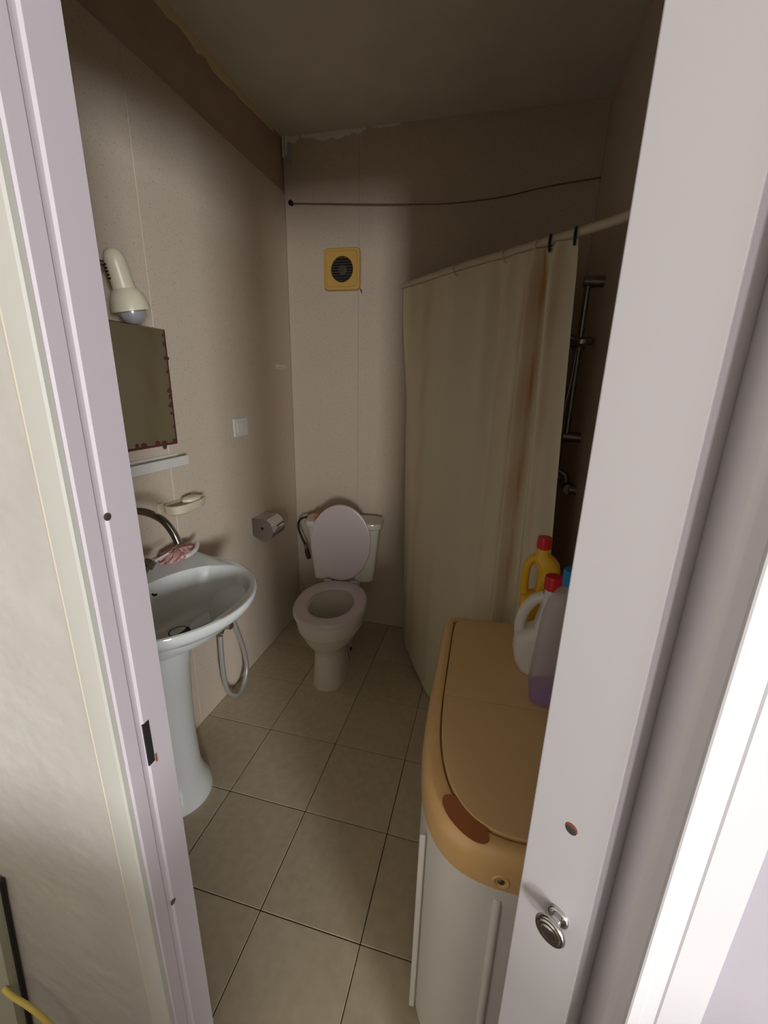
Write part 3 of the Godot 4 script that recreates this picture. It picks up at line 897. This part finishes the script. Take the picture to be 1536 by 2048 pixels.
func wall_things() -> void:
	# mirror with corroded edges
	var m := thing("mirror", "wall mirror with brown corroded edges above the white shelf", "mirror", Vector3(XL, 0, 0))
	obj("backing", MB.new().box(Vector3(0.0, 1.272, -1.382), Vector3(0.006, 1.675, -0.86), 0.001, 1), M.mirror_edge, m)
	obj("glass", MB.new().box(Vector3(0.0045, 1.280, -1.372), Vector3(0.0075, 1.673, -0.862), 0.0008, 1), M.mirror, m)
	var rng := RandomNumberGenerator.new()
	rng.seed = 21
	var spots := MB.new()
	for i in 26:
		var along_bottom := i < 14
		var c := Vector3(0.0072, 1.2795 + rng.randf_range(0, 0.006), rng.randf_range(-1.372, -1.05)) if along_bottom else Vector3(0.0072, rng.randf_range(1.28, 1.66), -1.3715 + rng.randf_range(0, 0.006))
		var r := rng.randf_range(0.004, 0.012)
		spots.add(MB.new().lathe([[r, 0.0], [r * 0.9, 0.0006], [0.0, 0.0008]], 9, true, false).moved(Transform3D(Basis(Vector3.FORWARD, PI / 2).scaled(Vector3(1, 1.0, rng.randf_range(0.8, 2.0))), c)))
	obj("corrosion", spots, M.mirror_edge, m)
	obj("mirror_clip", MB.new().lathe([[0.010, 0.0], [0.010, 0.004], [0.006, 0.006]], 16).moved(Transform3D(Basis(Vector3.FORWARD, -PI / 2), Vector3(0.002, 1.268, -1.318))), M.screw_steel, m)
	# shelf
	var s := thing("shelf", "small white shelf under the mirror", "shelf", Vector3(XL, 1.195, -1.135))
	obj("board", MB.new().box(Vector3(0.0, 0.018, -0.245), Vector3(0.044, 0.026, 0.245), 0.003, 2), M.white_plastic, s)
	obj("front_lip", MB.new().box(Vector3(0.037, 0.0, -0.250), Vector3(0.046, 0.036, 0.250), 0.004, 3), M.white_plastic, s)
	obj("back_rail", MB.new().box(Vector3(0.0, 0.018, -0.240), Vector3(0.007, 0.042, 0.240), 0.003, 2), M.white_plastic, s)
	# soap dish and soap
	var d := thing("soap_dish", "cream ceramic soap dish on the wall above the basin", "soap dish", Vector3(XL, 1.02, -1.345))
	var ring := func(k: float, y: float, back: float) -> Array:
		var r := []
		for j in 48:
			var t := TAU * j / 48
			var cu := cos(t)
			var sw := sin(t)
			r.append(Vector3(back + (0.088 * k - back) * (0.5 + 0.5 * signf(cu) * pow(absf(cu), 0.75)), y, 0.098 * k * signf(sw) * pow(absf(sw), 0.75)))
		return r
	obj("dish", MB.new().loft([ring.call(0.80, 0.0, 0.0), ring.call(0.90, 0.006, 0.0), ring.call(0.98, 0.03, 0.0), ring.call(1.0, 0.036, 0.0), ring.call(0.97, 0.039, 0.0), ring.call(0.88, 0.036, 0.010), ring.call(0.80, 0.022, 0.012), ring.call(0.5, 0.02, 0.02)]), M.cream_plastic, d)
	for k in [[-0.092, 0.012], [0.092, 0.012]]:
		obj("lug", MB.new().box(Vector3(0.0, 0.004, k[0] - 0.012), Vector3(0.012, 0.048, k[0] + 0.012), 0.004, 2), M.cream_plastic, d)
	var sb := thing("soap_bar", "pale bar of soap lying in the soap dish", "soap", Vector3(XL + 0.048, 1.0450, -1.372), 0.1)
	var srings := []
	for k in [[0.7, 0.0], [0.93, 0.004], [1.0, 0.012], [0.95, 0.020], [0.75, 0.0255], [0.4, 0.0275]]:
		srings.append(oval(0.027 * k[0], -0.044 * k[0], 0.044 * k[0], k[1], 2.5, 40))
	obj("bar", MB.new().loft(srings), M.soap, sb)
	# spotlight above the mirror
	var l := thing("wall_spotlight", "cream wall spotlight with a bare bulb above the mirror", "wall lamp", Vector3(-1.06, 1.80, -1.100))
	var axis := Vector3(0.010, -0.15, -0.034).normalized()
	var bx := axis.cross(Vector3.BACK).normalized()
	var T := Transform3D(Basis(bx, -axis, bx.cross(-axis)), Vector3(0, 0.045, 0.008))
	obj("housing", MB.new().lathe([[0.0, 0.004], [0.012, 0.002], [0.022, -0.006], [0.028, -0.020], [0.029, -0.035], [0.030, -0.090], [0.031, -0.098]].map(func(q): return [q[0], q[1]]), 32, false, true).moved(T), M.cream_plastic, l)
	obj("shade", MB.new().lathe([[0.030, -0.096], [0.0335, -0.099], [0.042, -0.110], [0.049, -0.128], [0.0525, -0.150], [0.0525, -0.155], [0.050, -0.153], [0.046, -0.128], [0.036, -0.108], [0.020, -0.104]], 40, false, true).moved(T), M.cream_plastic, l)
	obj("bulb", MB.new().lathe([[0.012, -0.11], [0.022, -0.125], [0.033, -0.142], [0.036, -0.158], [0.033, -0.172], [0.023, -0.184], [0.010, -0.190], [0.0, -0.191]], 32, true, false).moved(T), M.bulb_glass, l)
	for i in 5:
		var ang := deg_to_rad(62.0)
		var slot := MB.new().box(Vector3(-0.0008, -0.0022, -0.010), Vector3(0.0012, 0.0022, 0.010), 0.0004, 1)
		slot.moved(Transform3D(Basis(Vector3.UP, ang), Vector3(cos(ang) * 0.0298, -0.036 - 0.0085 * i, -sin(ang) * 0.0298)))
		obj("vent_slot", slot.moved(T), M.black_hole, l)
	obj("arm", MB.new().tube(bezier([Vector3(-0.105, 0.015, 0.05), Vector3(-0.07, 0.012, 0.045), Vector3(-0.02, 0.008, 0.012), Vector3(0.0, 0.005, 0.004)], 5), 0.008, 12), M.screw_steel, l)
	obj("wall_plate", MB.new().tube([Vector3(-0.105, 0.015, 0.05), Vector3(-0.087, 0.015, 0.05)], 0.035, 28), M.cream_plastic, l)
	# switch
	var sw := thing("light_switch", "white double light switch on the left wall", "switch", Vector3(XL, 1.298, -1.815))
	obj("plate", MB.new().box(Vector3(0.0, -0.042, -0.058), Vector3(0.009, 0.042, 0.058), 0.006, 3), M.white_plastic, sw)
	for k in [-1, 1]:
		obj("rocker", MB.new().box(Vector3(0.006, -0.022, k * 0.018 - 0.0165), Vector3(0.0125, 0.022, k * 0.018 + 0.0165), 0.002, 2).moved(Transform3D(Basis(Vector3.BACK, 0.04 * k), Vector3.ZERO)), M.white_plastic, sw)
	# toilet roll holder
	var tp := thing("toilet_roll_holder", "chrome covered toilet roll holder on the left wall", "toilet roll holder", Vector3(XL, 0.765, -1.93))
	var side := []
	for i in 17:
		var a := deg_to_rad(-90.0 + 180.0 * i / 16.0)
		side.append(Vector2(0.058 + 0.058 * cos(a), 0.062 * sin(a)))
	side.append(Vector2(0.0, 0.062))
	side.append(Vector2(0.0, -0.03))
	var cover := MB.new()
	for z in [[-0.067, -0.064], [0.064, 0.067]]:
		var a := []
		var b := []
		for q in side:
			a.append(Vector3(q.x, q.y, z[0]))
			b.append(Vector3(q.x, q.y, z[1]))
		obj("side_plate", MB.new().loft([a, b]), M.dull_chrome, tp)
	var c0 := []
	var c1 := []
	for k in 2:
		for i in range(1, 18):
			var q: Vector2 = side[i] * (1.0 if k == 0 else 0.96)
			c0.append(Vector3(q.x, q.y, -0.066))
			c1.append(Vector3(q.x, q.y, 0.066))
		if k == 0:
			c0.reverse(); c1.reverse()
	obj("cover", cover.loft([c0, c1]), M.chrome, tp, 25.0)
	obj("roll", MB.new().tube([Vector3(0.055, -0.005, -0.055), Vector3(0.055, -0.005, 0.055)], 0.04, 28), M.white_plastic, tp)
	obj("screw", MB.new().lathe([[0.007, 0.0], [0.007, 0.002], [0.0, 0.003]], 14, true, false).moved(Transform3D(Basis(Vector3.RIGHT, PI / 2), Vector3(0.058, 0.012, 0.067))), M.black_hole, tp)
	# small clip near the corner
	var hk := thing("towel_clip", "tiny cream plastic clip on the left wall near the corner", "clip", Vector3(XL, 1.592, -2.235))
	obj("base", MB.new().box(Vector3(0.0, -0.016, -0.048), Vector3(0.007, 0.014, 0.048), 0.003, 2), M.cream_plastic, hk)
	obj("jaw", MB.new().box(Vector3(0.005, -0.008, -0.046), Vector3(0.016, 0.010, 0.034), 0.004, 2), M.cream_plastic, hk)
	# extractor fan
	var f := thing("extractor_fan", "yellowed square extractor fan high on the back wall", "extractor fan", Vector3(-0.842, 2.086, ZB))
	var fr := []
	for k in [[0.098, 0.0], [0.100, 0.012], [0.100, 0.024], [0.097, 0.029], [0.086, 0.030], [0.082, 0.0255]]:
		fr.append(square_ring(k[0], k[1], 0.012))
	var hole := []
	for k in [[0.0655, 0.0255], [0.062, 0.024], [0.061, 0.012]]:
		var r := []
		for j in 64:
			var a := TAU * (j + 0.5) / 64 + PI / 4 - TAU * 0.5 / 64
			r.append(Vector3(k[0] * cos(a), k[0] * sin(a), k[1]))
		hole.append(r)
	obj("frame", MB.new().loft(fr + hole, true, true), M.yellowed_plastic, f)
	obj("duct", MB.new().lathe([[0.0605, 0.0125], [0.0605, 0.0135]], 40).moved(Transform3D(Basis(Vector3.RIGHT, PI / 2), Vector3.ZERO)), M.black_hole, f)
	for i in 9:
		var y := -0.052 + 0.013 * i
		var hw := sqrt(maxf(0.0, 0.0615 * 0.0615 - y * y))
		obj("slat", MB.new().box(Vector3(-hw, y - 0.0028, 0.015), Vector3(hw, y + 0.0028, 0.0225), 0.001, 1), M.grille_dark, f)
	obj("hub", MB.new().lathe([[0.024, 0.013], [0.024, 0.0215], [0.018, 0.0235], [0.0, 0.024]], 28, true, false).moved(Transform3D(Basis(Vector3.RIGHT, PI / 2), Vector3(0.002, -0.002, 0.0))), M.grille_dark, f)
	obj("pull_cord", MB.new().tube([Vector3(0.098, -0.094, 0.012), Vector3(0.104, -0.101, 0.012), Vector3(0.106, -0.112, 0.012)], 0.0025, 8), M.black_rubber, f)
	# clothes line
	var cd := thing("clothes_line", "dark sagging cord strung across the back wall below the ceiling", "cord")
	obj("line", MB.new().tube(bezier([Vector3(-1.125, 2.405, -2.37), Vector3(-0.796, 2.377, -2.36), Vector3(-0.50, 2.356, -2.36), Vector3(-0.293, 2.347, -2.36), Vector3(-0.062, 2.356, -2.36), Vector3(0.154, 2.385, -2.36), Vector3(XR, 2.402, -2.36)], 6), 0.0028, 8), M.cord, cd)
	obj("nail", MB.new().tube([Vector3(-1.125, 2.407, ZB), Vector3(-1.125, 2.407, -2.365)], [0.010, 0.013], 12), M.black_hole, cd)


func square_ring(h: float, z: float, r: float) -> Array:
	var out := []
	for q in 4:
		for j in 16:
			var a := PI / 2 * q + PI / 4 + PI / 2 * j / 16.0
			var c := cos(a)
			var s := sin(a)
			var k := pow(pow(absf(c), 12.0) + pow(absf(s), 12.0), -1.0 / 12.0)
			out.append(Vector3(h * c * k, h * s * k, z))
	return out


func shower() -> void:
	var s := thing("shower_rail", "chrome shower riser rail on the right wall behind the curtain", "shower rail", Vector3(XR, 0, -1.95))
	obj("pole", MB.new().tube([Vector3(-0.056, 1.30, 0), Vector3(-0.056, 1.90, 0)], 0.0125, 16), M.dull_chrome, s)
	for y in [1.905, 1.312]:
		obj("bracket", MB.new().tube([Vector3(0.0, y, 0), Vector3(-0.05, y, 0), Vector3(-0.072, y, 0), Vector3(-0.074, y, 0)], [0.021, 0.0205, 0.0205, 0.015], 18), M.dull_chrome, s)
	obj("slider", MB.new().tube([Vector3(-0.056, 1.655, 0), Vector3(-0.056, 1.70, 0)], 0.022, 18), M.dull_chrome, s)
	var h := thing("hand_shower", "chrome hand shower resting in the rail's slider", "hand shower", Vector3(XR - 0.056, 1.68, -1.95))
	obj("handle", MB.new().tube(bezier([Vector3(-0.06, 0.03, 0.03), Vector3(-0.02, 0.012, 0.025), Vector3(0.0, 0.0, 0.022)], 5), 0.013, 14), M.dull_chrome, h)
	obj("head", MB.new().lathe([[0.0, 0.024], [0.028, 0.022], [0.043, 0.010], [0.044, -0.004], [0.038, -0.012], [0.0, -0.013]], 28, false, false).moved(Transform3D(Basis(Vector3.BACK, 0.15), Vector3(0.002, 0.0, 0.045))), M.dull_chrome, h)
	obj("hose", MB.new().tube(bezier([Vector3(-0.012, -0.02, 0.022), Vector3(-0.016, -0.12, 0.035), Vector3(-0.03, -0.26, 0.045), Vector3(-0.05, -0.42, 0.05), Vector3(-0.045, -0.50, 0.05)], 8), 0.007, 10), M.dull_chrome, h)
	var m := thing("shower_mixer", "dark chrome shower mixer on the right wall below the rail", "mixer tap", Vector3(XR, 1.10, -1.95))
	obj("body", MB.new().tube([Vector3(-0.028, 0, -0.075), Vector3(-0.028, 0, 0.075)], 0.021, 20), M.dull_chrome, m)
	for z in [-0.075, 0.075]:
		obj("union", MB.new().tube([Vector3(0.0, 0, z), Vector3(-0.028, 0, z)], 0.02, 18), M.dull_chrome, m)
	obj("lever", MB.new().tube([Vector3(-0.03, 0.015, 0), Vector3(-0.038, 0.05, 0), Vector3(-0.075, 0.07, 0)], [0.017, 0.015, 0.009], 14), M.dull_chrome, m)


# bottle with an optional side handle: sections [y, x from, x to, half depth]
func bottle_body(sections: Array, n := 3.0) -> MB:
	var rings := []
	for s in sections:
		var r := []
		for p in oval(1.0, -1.0, 1.0, 0.0, n, 40):
			r.append(Vector3((s[1] + s[2]) / 2 + p.x * (s[2] - s[1]) / 2, s[0], p.z * s[3]))
		rings.append(r)
	return MB.new().loft(rings)


func cap(r: float, y0: float, y1: float, x := 0.0) -> MB:
	var prof := [[r * 0.97, y0], [r, y0 + 0.002], [r, y1 - 0.004], [r * 0.93, y1], [0.0, y1]]
	var rings := []
	for p in prof:
		var ring := []
		for j in 48:
			var t := TAU * j / 48
			var k: float = p[0] * (1.0 - (0.03 if j % 2 else 0.0))
			ring.append(Vector3(x + k * cos(t), p[1], k * sin(t)))
		rings.append(ring)
	return MB.new().loft(rings, true, false)


func bottles() -> void:
	var top := 0.7195
	var y := thing("yellow_bottle", "yellow plastic bottle with a red cap standing on the washing machine", "bottle", Vector3(0.181, top, -1.255), -0.15)
	var yb := bottle_body([[0.0, -0.044, 0.05, 0.030], [0.004, -0.049, 0.056, 0.035], [0.14, -0.049, 0.057, 0.036], [0.175, -0.047, 0.057, 0.036], [0.19, -0.010, 0.057, 0.034], [0.21, -0.006, 0.057, 0.033], [0.265, -0.006, 0.056, 0.033], [0.285, -0.018, 0.052, 0.031], [0.302, -0.026, 0.038, 0.027], [0.312, -0.020, 0.024, 0.022], [0.320, -0.017, 0.020, 0.0185], [0.333, -0.017, 0.020, 0.0185]])
	obj("body", yb, M.yellow_bottle, y)
	obj("handle", MB.new().tube(bezier([Vector3(-0.034, 0.165, 0), Vector3(-0.040, 0.20, 0), Vector3(-0.040, 0.25, 0), Vector3(-0.034, 0.28, 0), Vector3(-0.016, 0.300, 0)], 6), 0.0125, 14), M.yellow_bottle, y)
	obj("cap", cap(0.021, 0.331, 0.366, 0.0015), M.red_cap, y)
	var j := thing("white_jug", "white plastic jug with a side handle between the other two bottles", "bottle", Vector3(0.193, top, -1.128), -0.1)
	var jb := bottle_body([[0.0, -0.045, 0.06, 0.036], [0.005, -0.054, 0.066, 0.042], [0.03, -0.068, 0.068, 0.044], [0.075, -0.078, 0.068, 0.044], [0.115, -0.076, 0.068, 0.044], [0.132, -0.050, 0.067, 0.043], [0.145, -0.030, 0.066, 0.042], [0.20, -0.018, 0.062, 0.040], [0.232, -0.014, 0.050, 0.034], [0.25, -0.012, 0.035, 0.026], [0.258, -0.011, 0.029, 0.020], [0.270, -0.011, 0.029, 0.020]])
	obj("body", jb, M.white_bottle, j)
	obj("handle", MB.new().tube(bezier([Vector3(-0.062, 0.11, 0), Vector3(-0.064, 0.15, 0), Vector3(-0.054, 0.19, 0), Vector3(-0.034, 0.222, 0), Vector3(-0.008, 0.238, 0)], 6), 0.0155, 14), M.white_bottle, j)
	tag(obj("cap", cap(0.024, 0.262, 0.300, 0.009), M.red_cap, j), "red cap")
	var p := thing("clear_bottle", "translucent bottle with a blue cap and purple liquid on the washing machine", "bottle", Vector3(0.222, top, -1.005), 0.05)
	var secs := [[0.0, -0.052, 0.052, 0.03], [0.006, -0.062, 0.062, 0.037], [0.05, -0.069, 0.066, 0.040], [0.12, -0.066, 0.066, 0.040], [0.24, -0.058, 0.062, 0.038], [0.285, -0.050, 0.055, 0.035], [0.312, -0.034, 0.040, 0.028], [0.325, -0.022, 0.026, 0.022], [0.345, -0.020, 0.022, 0.020]]
	obj("body", bottle_body(secs), M.clear_bottle, p)
	obj("liquid", bottle_body([[0.003, -0.050, 0.050, 0.028], [0.008, -0.060, 0.060, 0.035], [0.045, -0.0665, 0.0635, 0.0375]]), M.purple_liquid, p)
	obj("cap", cap(0.0255, 0.335, 0.374, 0.001), M.blue_cap, p)
	obj("sticker", MB.new().box(Vector3(-0.020, 0.232, 0.0372), Vector3(-0.012, 0.238, 0.0384), 0.0003, 1), M.wood_block, p)


func small_things() -> void:
	# board leaning on the hall wall and a yellow cable, at the lower left
	var b := thing("leaning_board", "grey-green board leaning on the hall wall left of the doorway", "board")
	var rings := []
	for z in [-0.3655, -0.3475]:
		rings.append([Vector3(-1.25, 0.0, z), Vector3(-1.16, 0.62, z), Vector3(-0.797, 0.62, z), Vector3(-0.806, 0.56, z), Vector3(-0.882, 0.0, z)])
	obj("board", MB.new().loft(rings), M.board_green, b)
	obj("edge_gasket", MB.new().tube([Vector3(-0.796, 0.615, -0.3665), Vector3(-0.805, 0.56, -0.3665), Vector3(-0.879, 0.006, -0.3665)], 0.0045, 8), M.black_rubber, b)
	var c := thing("yellow_cable", "thin yellow cable dropping to the floor beside the leaning board", "cable")
	obj("cable", MB.new().tube(bezier([Vector3(-0.845, 0.325, -0.342), Vector3(-0.82, 0.318, -0.340), Vector3(-0.775, 0.295, -0.342), Vector3(-0.735, 0.235, -0.345), Vector3(-0.715, 0.12, -0.34), Vector3(-0.70, 0.02, -0.30), Vector3(-0.69, 0.006, -0.2)], 6), 0.005, 10), M.yellow_cable, c)
	# low cabinet in the hall behind the viewer, which shades the lower part of the doorway
	var k := thing("hall_cabinet", "low brown cabinet in the hall behind the viewer", "cabinet", Vector3(0.06, 0, 0.80))
	obj("body", MB.new().box(Vector3(-0.53, 0.06, -0.24), Vector3(0.53, 0.90, 0.24), 0.004, 1), M.chest_brown, k)
	obj("top", MB.new().box(Vector3(-0.55, 0.90, -0.26), Vector3(0.55, 0.925, 0.26), 0.004, 1), M.chest_brown, k)
	obj("plinth", MB.new().box(Vector3(-0.50, 0.0, -0.22), Vector3(0.50, 0.06, 0.22), 0.004, 1), M.chest_brown, k)
	for x in [-0.26, 0.26]:
		var d := obj("door", MB.new().box(Vector3(x - 0.25, 0.08, 0.24), Vector3(x + 0.25, 0.885, 0.258), 0.003, 1), M.chest_brown, k)
		obj("handle", MB.new().tube([Vector3(x * 0.25, 0.55, 0.268), Vector3(x * 0.25, 0.67, 0.268)], 0.005, 8), M.chrome, d)
